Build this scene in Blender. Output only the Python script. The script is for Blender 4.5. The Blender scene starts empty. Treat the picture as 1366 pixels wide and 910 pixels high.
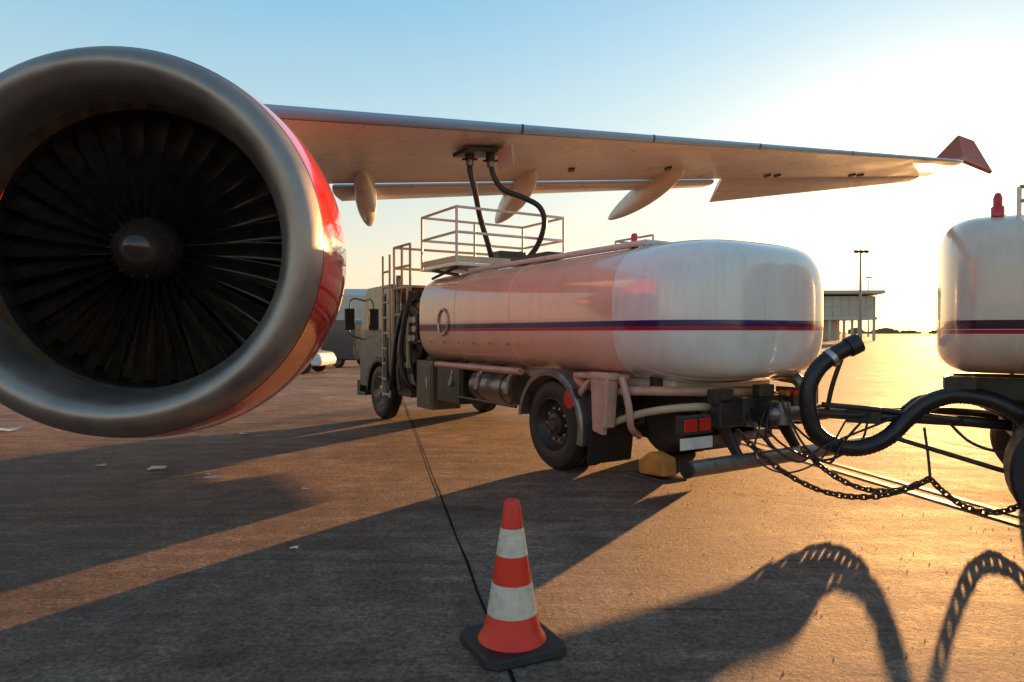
import bpy, bmesh, math, random
from mathutils import Vector, Matrix
random.seed(7)
R=math.radians
scene=bpy.context.scene
COL=scene.collection

# ------------------------------------------------------------------ materials
def mat(name,col,rough=0.5,metal=0.0,var=0.12,scale=6.0,bump=0.0,bscale=60.0,dirt=0.0,dirtcol=(0.06,0.045,0.035),coat=0.0,spec=0.5,rvar=0.1,streak=0.0):
    m=bpy.data.materials.new(name); m.use_nodes=True
    nt=m.node_tree; N=nt.nodes; L=nt.links
    b=N['Principled BSDF']
    b.inputs['Metallic'].default_value=metal
    b.inputs['Specular IOR Level'].default_value=spec
    b.inputs['Coat Weight'].default_value=coat
    b.inputs['Coat Roughness'].default_value=0.06
    tc=N.new('ShaderNodeTexCoord')
    n=N.new('ShaderNodeTexNoise'); n.inputs['Scale'].default_value=scale; n.inputs['Detail'].default_value=6
    L.new(tc.outputs['Object'],n.inputs['Vector'])
    mr=N.new('ShaderNodeMapRange'); mr.inputs[1].default_value=0.3; mr.inputs[2].default_value=0.7
    mr.inputs[3].default_value=1-var; mr.inputs[4].default_value=1+var*0.6
    L.new(n.outputs['Fac'],mr.inputs[0])
    mix=N.new('ShaderNodeMix'); mix.data_type='RGBA'; mix.blend_type='MULTIPLY'; mix.inputs[0].default_value=1
    mix.inputs[6].default_value=(*col,1)
    L.new(mr.outputs[0],mix.inputs[7])
    out=mix.outputs[2]
    def over(vec,sc,lo,hi,amt,colr,src):
        n2=N.new('ShaderNodeTexNoise'); n2.inputs['Scale'].default_value=sc; n2.inputs['Detail'].default_value=10; n2.inputs['Roughness'].default_value=0.7
        L.new(vec,n2.inputs['Vector'])
        m2=N.new('ShaderNodeMapRange'); m2.inputs[1].default_value=lo; m2.inputs[2].default_value=hi; m2.inputs[3].default_value=0; m2.inputs[4].default_value=amt
        L.new(n2.outputs['Fac'],m2.inputs[0])
        mx=N.new('ShaderNodeMix'); mx.data_type='RGBA'; L.new(m2.outputs[0],mx.inputs[0]); L.new(src,mx.inputs[6]); mx.inputs[7].default_value=(*colr,1)
        return mx.outputs[2]
    if dirt>0: out=over(tc.outputs['Object'],scale*0.6,0.45,0.75,dirt,dirtcol,out)
    if streak>0:
        mp=N.new('ShaderNodeMapping'); mp.inputs['Scale'].default_value=(9,9,0.7); L.new(tc.outputs['Object'],mp.inputs[0])
        out=over(mp.outputs[0],1.0,0.50,0.72,streak,dirtcol,out)
    L.new(out,b.inputs['Base Color'])
    rr=N.new('ShaderNodeMapRange'); rr.inputs[1].default_value=0.3; rr.inputs[2].default_value=0.7
    rr.inputs[3].default_value=max(0.03,rough-rvar); rr.inputs[4].default_value=min(1,rough+rvar)
    L.new(n.outputs['Fac'],rr.inputs[0]); L.new(rr.outputs[0],b.inputs['Roughness'])
    if bump>0:
        nb=N.new('ShaderNodeTexNoise'); nb.inputs['Scale'].default_value=bscale; nb.inputs['Detail'].default_value=4
        L.new(tc.outputs['Object'],nb.inputs['Vector'])
        bp=N.new('ShaderNodeBump'); bp.inputs['Strength'].default_value=bump; bp.inputs['Distance'].default_value=0.01
        L.new(nb.outputs['Fac'],bp.inputs['Height']); L.new(bp.outputs['Normal'],b.inputs['Normal'])
    return m
def base_src(m):
    b=m.node_tree.nodes['Principled BSDF']; return b, b.inputs['Base Color'].links[0].from_socket
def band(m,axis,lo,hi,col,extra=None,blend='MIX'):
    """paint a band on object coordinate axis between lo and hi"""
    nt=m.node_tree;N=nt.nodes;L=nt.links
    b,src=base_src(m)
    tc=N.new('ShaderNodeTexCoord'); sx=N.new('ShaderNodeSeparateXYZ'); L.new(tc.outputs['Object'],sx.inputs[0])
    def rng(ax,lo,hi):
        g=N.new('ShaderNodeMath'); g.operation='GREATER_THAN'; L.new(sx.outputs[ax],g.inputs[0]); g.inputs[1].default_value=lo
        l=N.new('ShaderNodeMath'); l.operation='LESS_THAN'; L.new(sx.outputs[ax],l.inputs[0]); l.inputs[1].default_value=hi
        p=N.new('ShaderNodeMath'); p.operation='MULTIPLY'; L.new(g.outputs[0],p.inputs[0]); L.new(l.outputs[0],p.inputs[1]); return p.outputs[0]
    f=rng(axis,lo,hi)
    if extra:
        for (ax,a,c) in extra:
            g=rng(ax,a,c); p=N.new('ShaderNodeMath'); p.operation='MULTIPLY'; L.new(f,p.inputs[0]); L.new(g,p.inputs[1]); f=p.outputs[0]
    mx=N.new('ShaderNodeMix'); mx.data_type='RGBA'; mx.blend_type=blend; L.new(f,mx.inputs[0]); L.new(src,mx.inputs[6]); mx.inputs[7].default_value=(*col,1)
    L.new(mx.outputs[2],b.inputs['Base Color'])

M={}
M['tank']=mat('tank_paint',(0.86,0.83,0.79),0.15,var=0.05,scale=2,dirt=0.22,dirtcol=(0.47,0.36,0.27),coat=0.9,rvar=0.06,streak=0.22)
band(M['tank'],1,-1.12,4.2,(1.0,0.70,0.57),blend='MULTIPLY')  # warm light thrown back by the ground, painted as pink on the white barrel
band(M['tank'],2,1.655,1.715,(0.015,0.02,0.12)); band(M['tank'],2,1.615,1.655,(0.45,0.02,0.03))
M['tank2']=mat('trailer_tank_paint',(0.74,0.62,0.52),0.22,var=0.08,scale=2,dirt=0.3,dirtcol=(0.4,0.3,0.22),coat=0.6,rvar=0.06,streak=0.25)
band(M['tank2'],2,1.625,1.70,(0.05,0.01,0.03)); band(M['tank2'],2,1.585,1.62,(0.4,0.02,0.03))
M['white']=mat('white_paint',(0.72,0.68,0.62),0.35,var=0.1,dirt=0.3,dirtcol=(0.3,0.24,0.18))
M['pinkpaint']=mat('bracket_paint',(0.66,0.40,0.31),0.35,var=0.15,dirt=0.5,dirtcol=(0.2,0.13,0.10))
M['cream']=mat('cream_rail_paint',(0.62,0.50,0.32),0.4,var=0.1,dirt=0.4)
M['dark']=mat('dark_frame',(0.028,0.025,0.023),0.42,var=0.3,scale=12,dirt=0.5,dirtcol=(0.10,0.07,0.045))
M['greymetal']=mat('grey_metal',(0.28,0.26,0.24),0.35,metal=0.7,var=0.2,scale=10,dirt=0.4)
M['galv']=mat('galvanised_steel',(0.55,0.52,0.48),0.35,metal=0.8,var=0.15,scale=20,dirt=0.2)
M['rubber']=mat('rubber',(0.015,0.014,0.014),0.55,var=0.3,scale=14,bump=0.2,bscale=90,dirt=0.45,dirtcol=(0.065,0.048,0.038))
M['hose']=mat('hose_rubber',(0.016,0.016,0.02),0.36,var=0.2,scale=20,dirt=0.35,dirtcol=(0.07,0.052,0.04))
M['red']=mat('red_lens',(0.6,0.02,0.015),0.2,var=0.05,coat=0.5)
M['plate']=mat('plate_white',(0.72,0.70,0.64),0.4,dirt=0.4,dirtcol=(0.3,0.22,0.16))
M['yellow']=mat('yellow_chock',(0.55,0.20,0.03),0.5,var=0.25,dirt=0.7,dirtcol=(0.12,0.07,0.03))
M['green']=mat('cabinet_greygreen',(0.12,0.11,0.085),0.35,var=0.2,dirt=0.5)
M['glass']=mat('dark_glass',(0.03,0.035,0.04),0.06,var=0.05,coat=0.3,rvar=0.02)
M['rust']=mat('chain_steel',(0.11,0.065,0.045),0.5,metal=0.6,var=0.4,scale=40)
M['lip']=mat('inlet_lip_aluminium',(0.40,0.325,0.285),0.42,metal=0.8,var=0.2,scale=3,dirt=0.45,dirtcol=(0.21,0.16,0.135),rvar=0.08,bump=0.06,bscale=25)
M['nac']=mat('nacelle_red_paint',(0.78,0.012,0.012),0.18,var=0.06,scale=3,coat=0.9,dirt=0.1,rvar=0.05)
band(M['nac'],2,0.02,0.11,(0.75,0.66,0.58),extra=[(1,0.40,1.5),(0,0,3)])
M['liner']=mat('acoustic_liner',(0.58,0.38,0.23),0.28,metal=0.75,var=0.15,scale=5,bump=0.15,bscale=200)
M['fan']=mat('titanium_fan_blade',(0.070,0.052,0.043),0.30,metal=0.65,var=0.35,scale=7)
M['black']=mat('engine_black',(0.012,0.011,0.010),0.7)
M['spin']=mat('spinner_paint',(0.06,0.042,0.034),0.18,metal=0.4,var=0.15,coat=0.5)
M['slat']=mat('slat_sky_tint',(0.24,0.46,0.68),0.30,metal=0.0,var=0.08,scale=1.5,coat=0.3)  # blue of the mirrored sky is painted into the slat's base colour
M['fair']=mat('fairing_paint',(0.58,0.50,0.43),0.35,var=0.08,scale=3,dirt=0.35,dirtcol=(0.3,0.22,0.17))
M['winglet']=mat('winglet_red',(0.55,0.10,0.04),0.5,spec=0.2)
M['orange']=mat('cone_orange',(0.88,0.028,0.008),0.42,var=0.14,scale=14,dirt=0.35,dirtcol=(0.3,0.04,0.02),bump=0.15,bscale=50)
M['reflective']=mat('cone_reflective_band',(0.76,0.65,0.53),0.33,var=0.14,scale=25,dirt=0.5,dirtcol=(0.38,0.28,0.21),bump=0.12,bscale=120)
M['concrete_b']=mat('building_concrete',(0.60,0.53,0.44),0.7,scale=0.5)
M['bglass']=mat('building_glass',(0.45,0.46,0.40),0.12,scale=0.3,rvar=0.03)  # distance haze is put into the pale glass and concrete colours
M['carwhite']=mat('car_white',(0.7,0.7,0.68),0.25,coat=0.5)
M['cabgrey']=mat('cab_paint',(0.14,0.13,0.115),0.3,coat=0.4,dirt=0.4,dirtcol=(0.07,0.055,0.04))
M['cardark']=mat('van_dark',(0.03,0.035,0.05),0.25,coat=0.5)
M['joint']=mat('joint_sealant',(0.012,0.010,0.009),0.95,spec=0.1)
M['line']=mat('worn_line_paint',(0.45,0.37,0.26),0.6,var=0.35,scale=5,dirt=0.9,dirtcol=(0.15,0.12,0.10),spec=0.2)
M['paper']=mat('litter_paper',(0.7,0.7,0.68),0.6)
M['grit']=mat('grit_stone',(0.30,0.24,0.19),0.8,scale=30,var=0.4)

w=mat('wing_underside_paint',(0.64,0.565,0.50),0.32,var=0.11,scale=0.8,dirt=0.35,dirtcol=(0.36,0.26,0.20))
nt=w.node_tree; b,src=base_src(w)
tc=nt.nodes.new('ShaderNodeTexCoord'); mp=nt.nodes.new('ShaderNodeMapping'); mp.inputs['Rotation'].default_value=(0,0,R(-33))
br=nt.nodes.new('ShaderNodeTexBrick'); br.inputs['Scale'].default_value=1; br.inputs['Brick Width'].default_value=1.6; br.inputs['Row Height'].default_value=0.75
br.inputs['Mortar Size'].default_value=0.008; br.inputs['Mortar Smooth'].default_value=0.3
br.inputs['Color1'].default_value=(1,1,1,1); br.inputs['Color2'].default_value=(0.90,0.90,0.90,1); br.inputs['Mortar'].default_value=(0.4,0.37,0.35,1)
nt.links.new(tc.outputs['Object'],mp.inputs[0]); nt.links.new(mp.outputs[0],br.inputs['Vector'])
mx=nt.nodes.new('ShaderNodeMix'); mx.data_type='RGBA'; mx.blend_type='MULTIPLY'; mx.inputs[0].default_value=0.85
nt.links.new(src,mx.inputs[6]); nt.links.new(br.outputs['Color'],mx.inputs[7]); nt.links.new(mx.outputs[2],b.inputs['Base Color'])
M['wing']=w

# ------------------------------------------------------------------ helpers
def empty(name,loc=(0,0,0),rotz=0):
    e=bpy.data.objects.new(name,None); e.location=loc; e.rotation_euler=(0,0,rotz); COL.objects.link(e); return e
def mk(parent,name,verts,faces,mats,smooth=False,fm=None,bevel=0,angle=None):
    me=bpy.data.meshes.new(name); me.from_pydata([tuple(v) for v in verts],[],faces); me.update()
    if not isinstance(mats,(list,tuple)): mats=[mats]
    for m in mats: me.materials.append(M[m] if isinstance(m,str) else m)
    if fm:
        for p,i in zip(me.polygons,fm): p.material_index=i
    bm=bmesh.new(); bm.from_mesh(me); bmesh.ops.recalc_face_normals(bm,faces=bm.faces); bm.to_mesh(me); bm.free()
    if smooth:
        if angle: 
            me.shade_smooth() if hasattr(me,'shade_smooth') else None
            try: me.set_sharp_from_angle(angle=R(angle))
            except Exception: pass
        for p in me.polygons: p.use_smooth=True
    o=bpy.data.objects.new(name,me); COL.objects.link(o)
    if parent: o.parent=parent
    if bevel>0:
        md=o.modifiers.new('bev','BEVEL'); md.width=bevel; md.segments=2; md.limit_method='ANGLE'
    return o
def box(parent,name,c,s,m,rot=None,bevel=0.01):
    x,y,z=[v/2 for v in s]
    vs=[Vector((a*x,b_*y,d*z)) for a in(-1,1) for b_ in(-1,1) for d in(-1,1)]
    if rot is not None:
        E=Matrix.Rotation(rot[2],3,'Z')@Matrix.Rotation(rot[1],3,'Y')@Matrix.Rotation(rot[0],3,'X')
        vs=[E@v for v in vs]
    vs=[v+Vector(c) for v in vs]
    fs=[(0,1,3,2),(4,6,7,5),(0,4,5,1),(2,3,7,6),(0,2,6,4),(1,5,7,3)]
    return mk(parent,name,vs,fs,m,bevel=bevel)
def tubegeo(pts,r,segs=10,closed=False,off=0):
    pts=[Vector(p) for p in pts]; n=len(pts)
    vs=[];fs=[]
    t=(pts[1]-pts[0]).normalized()
    up=Vector((0,0,1)) if abs(t.z)<0.9 else Vector((1,0,0))
    nrm=(up-t*up.dot(t)).normalized()
    for i in range(n):
        if closed: tt=(pts[(i+1)%n]-pts[i-1]).normalized()
        else: tt=(pts[min(i+1,n-1)]-pts[max(i-1,0)]).normalized()
        nrm=(nrm-tt*nrm.dot(tt)).normalized(); bn=tt.cross(nrm)
        rr=r(i) if callable(r) else r
        for k in range(segs):
            a=2*math.pi*k/segs; vs.append(pts[i]+nrm*math.cos(a)*rr+bn*math.sin(a)*rr)
    rng=n if closed else n-1
    for i in range(rng):
        j=(i+1)%n
        for k in range(segs):
            k2=(k+1)%segs
            fs.append((off+i*segs+k,off+i*segs+k2,off+j*segs+k2,off+j*segs+k))
    if not closed:
        fs.append(tuple(off+k for k in range(segs))); fs.append(tuple(off+(n-1)*segs+k for k in range(segs)))
    return vs,fs
def catmull(P,n=12):
    P=[Vector(p) for p in P]; Q=[2*P[0]-P[1]]+P+[2*P[-1]-P[-2]]; out=[]
    for i in range(1,len(Q)-2):
        for k in range(n):
            t=k/n; a,b_,c,d=Q[i-1],Q[i],Q[i+1],Q[i+2]
            out.append(0.5*((2*b_)+(c-a)*t+(2*a-5*b_+4*c-d)*t*t+(-a+3*b_-3*c+d)*t**3))
    out.append(P[-1]); return out
def tube(parent,name,pts,r,m,segs=12,smooth=True,curve=True,n=12,rib=0):
    p=catmull(pts,n) if curve else pts
    rf=r
    if rib: rf=lambda i:r*(1+rib*(1 if i%2 else -1))
    vs,fs=tubegeo(p,rf,segs); return mk(parent,name,vs,fs,m,smooth=smooth)
def bars(parent,name,segs_,r,m,sides=8):
    V=[];F=[]
    for a,b_ in segs_:
        vs,fs=tubegeo([a,b_],r,sides,off=len(V)); V+=vs;F+=fs
    o=mk(parent,name,V,F,m,smooth=True,angle=40); return o
def cyl(parent,name,a,b_,r,m,sides=24,r2=None):
    rr=[r,r if r2 is None else r2]
    vs,fs=tubegeo([a,b_],lambda i:rr[i],sides); return mk(parent,name,vs,fs,m,smooth=True,angle=40,bevel=0)
def lathe(parent,name,prof,m,axis='Y',c=(0,0,0),segs=64,fm=None,smooth=True,angle=None):
    V=[];F=[];I=[]
    c=Vector(c)
    for (h,r) in prof:
        for k in range(segs):
            a=2*math.pi*k/segs
            if axis=='Y': v=Vector((r*math.cos(a),h,r*math.sin(a)))
            elif axis=='X': v=Vector((h,r*math.cos(a),r*math.sin(a)))
            else: v=Vector((r*math.cos(a),r*math.sin(a),h))
            V.append(c+v)
    for i in range(len(prof)-1):
        for k in range(segs):
            k2=(k+1)%segs
            F.append((i*segs+k,i*segs+k2,(i+1)*segs+k2,(i+1)*segs+k)); I.append(fm[i] if fm else 0)
    return mk(parent,name,V,F,m,smooth=smooth,fm=I,angle=angle)
def prism(parent,name,poly,x0,x1,m,bevel=0.02):
    """poly list of (y,z), extruded along x"""
    n=len(poly); V=[(x0,y,z) for y,z in poly]+[(x1,y,z) for y,z in poly]
    F=[tuple(range(n)),tuple(range(2*n-1,n-1,-1))]+[(i,(i+1)%n,n+(i+1)%n,n+i) for i in range(n)]
    return mk(parent,name,V,F,m,bevel=bevel)

def superloft(parent,name,cx,hw,z0,z1,ys,m,n=3.4,segs=72):
    """ys: list of (y,scale_x,scale_z)"""
    V=[];F=[]; cz=(z0+z1)/2; hz=(z1-z0)/2
    for (y,sx,sz) in ys:
        for k in range(segs):
            a=2*math.pi*k/segs; ca,sa=math.cos(a),math.sin(a)
            V.append((cx+hw*sx*math.copysign(abs(ca)**(2/n),ca),y,cz+hz*sz*math.copysign(abs(sa)**(2/n),sa)))
    L=len(ys)
    for i in range(L-1):
        for k in range(segs):
            k2=(k+1)%segs; F.append((i*segs+k,i*segs+k2,(i+1)*segs+k2,(i+1)*segs+k))
    F.append(tuple(range(segs))); F.append(tuple((L-1)*segs+k for k in range(segs)))
    return mk(parent,name,V,F,m,smooth=True,angle=50)
def tankprofile(y0,y1,cap0,cap1,p=2.6,zf=0.7):
    out=[]
    K=20
    for i in range(K+1):
        tt=math.sin((1-i/K)*math.pi/2)
        s=(max(0,1-tt**p))**(1/p)
        s=max(s,0.02)
        out.append((y0+cap0*(1-tt),s,1-(1-s)*zf if s>0.021 else s))
    for i in range(1,12): out.append((y0+cap0+(y1-cap1-y0-cap0)*i/12,1,1))
    for i in range(K+1):
        tt=math.sin((i/K)*math.pi/2); s=max((max(0,1-tt**p))**(1/p),0.02)
        out.append((y1-cap1*(1-tt),s,1-(1-s)*zf if s>0.021 else s))
    return out
def wheel(parent,name,c,r,w,m_rim='greymetal',face=-1,steer=0):
    """axle along X; face -1: visible face to -x"""
    cx,cy,cz=c
    prof=[(-w/2+0.01,r*0.58),(-w/2,r*0.66),(-w/2-0.005,r*0.80),(-w/2+0.015,r*0.93),(-w/2+0.05,r*0.985),(-w/2+0.06,r),(-0.03,r),(-0.025,r*0.975),(0.025,r*0.975),(0.03,r),(w/2-0.06,r),(w/2-0.05,r*0.985),(w/2-0.015,r*0.93),(w/2+0.005,r*0.80),(w/2,r*0.66),(w/2-0.01,r*0.58)]
    lathe(parent,name+'_tyre',prof,'rubber',axis='X',c=c,segs=56,smooth=True,angle=30)
    f=face
    rim=[(f*(w/2-0.01),r*0.585),(f*(w/2),r*0.56),(f*(w/2-0.05),r*0.52),(f*(w/2-0.10),r*0.44),(f*(w/2-0.11),r*0.28),(f*(w/2-0.04),r*0.24),(f*(w/2-0.02),r*0.15),(f*(w/2+0.0),r*0.13),(f*(w/2+0.0),0.001)]
    lathe(parent,name+'_rim',rim,m_rim,axis='X',c=c,segs=40,angle=30)
    back=[(-f*(w/2-0.02),r*0.585),(-f*(w/2-0.05),0.001)]
    lathe(parent,name+'_rim_back',back,'dark',axis='X',c=c,segs=32)
    V=[];F=[]
    for k in range(10):
        a=2*math.pi*k/10; p=Vector((cx+f*(w/2-0.105),cy+r*0.35*math.cos(a),cz+r*0.35*math.sin(a)))
        vs,fs=tubegeo([p,p+Vector((f*0.035,0,0))],0.016,6,off=len(V)); V+=vs;F+=fs
    mk(parent,name+'_bolts',V,F,'galv')

# ------------------------------------------------------------------ ground
def ground_mat():
    m=bpy.data.materials.new('apron_concrete'); m.use_nodes=True; nt=m.node_tree;N=nt.nodes;L=nt.links; b=N['Principled BSDF']
    tc=N.new('ShaderNodeTexCoord')
    def noise(s,d=6,r=0.6,mp=None):
        n=N.new('ShaderNodeTexNoise'); n.inputs['Scale'].default_value=s; n.inputs['Detail'].default_value=d; n.inputs['Roughness'].default_value=r
        if mp:
            mm=N.new('ShaderNodeMapping'); mm.inputs['Scale'].default_value=mp[0]; mm.inputs['Rotation'].default_value=(0,0,mp[1]); L.new(tc.outputs['Object'],mm.inputs[0]); L.new(mm.outputs[0],n.inputs['Vector'])
        else: L.new(tc.outputs['Object'],n.inputs['Vector'])
        return n.outputs['Fac']
    a=noise(0.35,8,0.65); c=noise(3.0,9,0.78); d=noise(30,5,0.8); e=noise(0.6,9,0.75,((1,7,1),R(-10))); st=noise(1.1,6,0.6)
    def mth(op,x,y,clamp=False):
        k=N.new('ShaderNodeMath'); k.operation=op; k.use_clamp=clamp
        for i,v in enumerate((x,y)):
            if isinstance(v,(int,float)): k.inputs[i].default_value=v
            else: L.new(v,k.inputs[i])
        return k.outputs[0]
    s=mth('ADD',mth('MULTIPLY',a,0.24),mth('MULTIPLY',c,0.24)); s=mth('ADD',s,mth('MULTIPLY',e,0.26)); s=mth('ADD',s,mth('MULTIPLY',d,0.26))
    cr=N.new('ShaderNodeValToRGB'); L.new(s,cr.inputs[0]); cr.color_ramp.elements[0].position=0.41; cr.color_ramp.elements[0].color=(0.078,0.055,0.050,1)
    cr.color_ramp.elements[1].position=0.59; cr.color_ramp.elements[1].color=(0.46,0.32,0.235,1)
    x_=cr.color_ramp.elements.new(0.5); x_.color=(0.205,0.145,0.12,1)
    ss=N.new('ShaderNodeMapRange'); ss.inputs[1].default_value=0.58; ss.inputs[2].default_value=0.72; ss.inputs[3].default_value=1; ss.inputs[4].default_value=0.5; L.new(st,ss.inputs[0])
    mx=N.new('ShaderNodeMix'); mx.data_type='RGBA'; mx.blend_type='MULTIPLY'; mx.inputs[0].default_value=1; L.new(cr.outputs[0],mx.inputs[6]); L.new(ss.outputs[0],mx.inputs[7])
    sc=noise(0.9,3,0.5,((0.6,14,1),R(24))); sm=N.new('ShaderNodeMapRange'); sm.inputs[1].default_value=0.64; sm.inputs[2].default_value=0.70; sm.inputs[3].default_value=1; sm.inputs[4].default_value=0.55; L.new(sc,sm.inputs[0])
    mx2=N.new('ShaderNodeMix'); mx2.data_type='RGBA'; mx2.blend_type='MULTIPLY'; mx2.inputs[0].default_value=1; L.new(mx.outputs[2],mx2.inputs[6]); L.new(sm.outputs[0],mx2.inputs[7])
    vo=N.new('ShaderNodeTexVoronoi'); vo.inputs['Scale'].default_value=55; L.new(tc.outputs['Object'],vo.inputs['Vector'])
    vs_=N.new('ShaderNodeSeparateColor'); L.new(vo.outputs['Color'],vs_.inputs[0])
    vm=N.new('ShaderNodeMapRange'); vm.inputs[1].default_value=0; vm.inputs[2].default_value=1; vm.inputs[3].default_value=0.70; vm.inputs[4].default_value=1.32; L.new(vs_.outputs[0],vm.inputs[0])
    mx3=N.new('ShaderNodeMix'); mx3.data_type='RGBA'; mx3.blend_type='MULTIPLY'; mx3.inputs[0].default_value=1; L.new(mx2.outputs[2],mx3.inputs[6]); L.new(vm.outputs[0],mx3.inputs[7])
    # slab to slab tone change and broad worn lanes further out
    chk=noise(0.045,3,0.5); cm=N.new('ShaderNodeMapRange'); cm.inputs[1].default_value=0.35; cm.inputs[2].default_value=0.65; cm.inputs[3].default_value=0.8; cm.inputs[4].default_value=1.15; L.new(chk,cm.inputs[0])
    mx4=N.new('ShaderNodeMix'); mx4.data_type='RGBA'; mx4.blend_type='MULTIPLY'; mx4.inputs[0].default_value=1; L.new(mx3.outputs[2],mx4.inputs[6]); L.new(cm.outputs[0],mx4.inputs[7])
    L.new(mx4.outputs[2],b.inputs['Base Color'])
    rr=N.new('ShaderNodeMapRange'); rr.inputs[1].default_value=0.40; rr.inputs[2].default_value=0.60; rr.inputs[3].default_value=0.65; rr.inputs[4].default_value=0.9; L.new(s,rr.inputs[0]); L.new(rr.outputs[0],b.inputs['Roughness'])
    h=mth('ADD',mth('MULTIPLY',d,1.1),mth('MULTIPLY',c,1.8)); 
    bp=N.new('ShaderNodeBump'); bp.inputs['Strength'].default_value=0.9; bp.inputs['Distance'].default_value=0.018; L.new(h,bp.inputs['Height']); L.new(bp.outputs[0],b.inputs['Normal'])
    b.inputs['Specular IOR Level'].default_value=0.22
    b.inputs['Specular Tint'].default_value=(1.0,0.52,0.22,1)
    return m
M['ground']=ground_mat()
S=4000
mk(None,'ground',[(-S,-S,0),(S,-S,0),(S,S,0),(-S,S,0)],[(0,1,2,3)],'ground')
jo=empty('apron_joint')
d1=Vector((-0.1937,0.981,0)).normalized(); d2=Vector((d1.y,-d1.x,0))
def strip(parent,name,a,b_,w,m,z=0.004,wob=0):
    a=Vector(a);b_=Vector(b_); dd=(b_-a).normalized(); nn=Vector((dd.y,-dd.x,0)); V=[];F=[]; K=160 if wob else 1
    for i in range(K+1):
        p=a.lerp(b_,i/K)+nn*random.uniform(-wob,wob); ww=w*(1+random.uniform(-0.4,0.4) if wob else 1)
        V+=[p+nn*ww/2+Vector((0,0,z)),p-nn*ww/2+Vector((0,0,z))]
    for i in range(K): F.append((2*i,2*i+1,2*i+3,2*i+2))
    return mk(parent,name,V,F,m)
base=Vector((-0.19,4.08,0))
for k in (-2,-1,0,1,2,3,4,5):
    strip(jo,'long_joint_%d'%(k+3),base+d2*7.5*k-d1*12,base+d2*7.5*k+d1*80,0.018,'joint',wob=0.006)
for k in range(0,6):
    strip(jo,'cross_joint_%d'%k,base+d1*(8.5+k*9)-d2*40,base+d1*(8.5+k*9)+d2*60,0.018,'joint',z=0.006,wob=0.006)
ml=empty('apron_marking')
strip(ml,'line_a',(3.2,10.5,0),(4.45,4.6,0),0.10,'line',z=0.008)
strip(ml,'line_b',(3.45,10.5,0),(4.70,4.6,0),0.07,'line',z=0.008)
strip(ml,'taxi_line',(-20,46,0),(90,52,0),0.3,'line',z=0.012)
V=[];F=[]
for (x,y,s) in [(-3.25,7.35,0.09),(-4.15,10.6,0.08),(-4.12,7.9,0.09),(-4.9,8.1,0.05),(-1.6,5.0,0.03),(-8.2,11.0,0.2),(-3.4,7.6,0.04),(-2.1,6.9,0.03)]:
    o=len(V); 
    for i in range(3):
        for j in range(3):
            V.append((x+(i-1)*s+random.uniform(-.2,.2)*s,y+(j-1)*s*0.7+random.uniform(-.2,.2)*s,0.012+random.random()*s*0.35))
    for i in range(2):
        for j in range(2):
            F.append((o+i*3+j,o+i*3+j+1,o+(i+1)*3+j+1,o+(i+1)*3+j))
mk(None,'litter',V,F,'paper')
V=[];F=[]
for i in range(1400):
    x=random.uniform(-6,5); y=random.uniform(2.4,11); s=random.uniform(0.002,0.007)
    o=len(V); V+=[(x-s,y-s,0.001),(x+s,y-s*0.6,0.001),(x+s*0.4,y+s,0.001),(x+random.uniform(-s,s)*0.4,y,s*1.3)]; F+=[(o,o+1,o+3),(o+1,o+2,o+3),(o+2,o,o+3)]
mk(None,'loose_grit',V,F,'grit')

# ------------------------------------------------------------------ traffic cone
def cone(name,loc,rz):
    e=empty(name,loc,rz)
    H=0.75
    def rad(z): return 0.145+(0.036-0.145)*((z-0.05)/(H-0.05))
    prof=[(0.048,0.175),(0.062,0.168),(0.085,0.150),(0.18,rad(0.18)),(0.18,rad(0.18)+0.002),(0.335,rad(0.335)+0.002),(0.335,rad(0.335)),(0.475,rad(0.475)),(0.475,rad(0.475)+0.002),(0.61,rad(0.61)+0.002),(0.61,rad(0.61)),(0.735,0.040),(0.748,0.034),(0.75,0.026),(0.735,0.020),(0.70,0.018)]
    fm=[0,0,0,1,1,1,0,1,1,1,0,0,0,0,0]
    lathe(e,'cone_body',prof,['orange','reflective'],axis='Z',segs=48,fm=fm,angle=30)
    s=0.225; c=0.05
    poly=[(-s+c,-s),(s-c,-s),(s,-s+c),(s,s-c),(s-c,s),(-s+c,s),(-s,s-c),(-s,-s+c)]
    n=8; V=[(x,y,0.002) for x,y in poly]+[(x*0.96,y*0.96,0.048) for x,y in poly]
    F=[tuple(range(n)),tuple(range(2*n-1,n-1,-1))]+[(i,(i+1)%n,n+(i+1)%n,n+i) for i in range(n)]
    mk(e,'base_plate',V,F,'rubber',bevel=0.008)
    return e
cone('traffic_cone',(0.0,3.46,0),R(25))
cone('traffic_cone',(13.1,17.7,0),R(10))

# ------------------------------------------------------------------ fuel truck
TR=empty('fuel_tanker_truck',(0.45,7.9,0),R(32))
t=TR
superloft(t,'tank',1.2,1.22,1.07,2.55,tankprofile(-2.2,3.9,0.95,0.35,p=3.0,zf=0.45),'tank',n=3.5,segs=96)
for y in (-1.12,0.9,2.4):
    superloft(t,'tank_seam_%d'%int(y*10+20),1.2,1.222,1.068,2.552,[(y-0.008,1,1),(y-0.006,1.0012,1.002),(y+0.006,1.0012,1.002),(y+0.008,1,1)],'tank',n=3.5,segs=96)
vs,fs=tubegeo([(-0.03,2.75+0.16*math.cos(a),1.75+0.19*math.sin(a)) for a in [i*math.pi/16 for i in range(32)]],0.022,6,closed=True)
mk(t,'emblem_ring',vs,fs,'galv',smooth=True)
box(t,'frame_rail_1',(0.82,2.05,0.86),(0.09,8.3,0.22),'dark'); box(t,'frame_rail_2',(1.58,2.05,0.86),(0.09,8.3,0.22),'dark')
for i,y in enumerate((-1.9,-1.0,0.7,2.0,3.3,4.6)): box(t,'crossmember_%d'%i,(1.2,y,0.86),(0.7,0.1,0.16),'dark')
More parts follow.
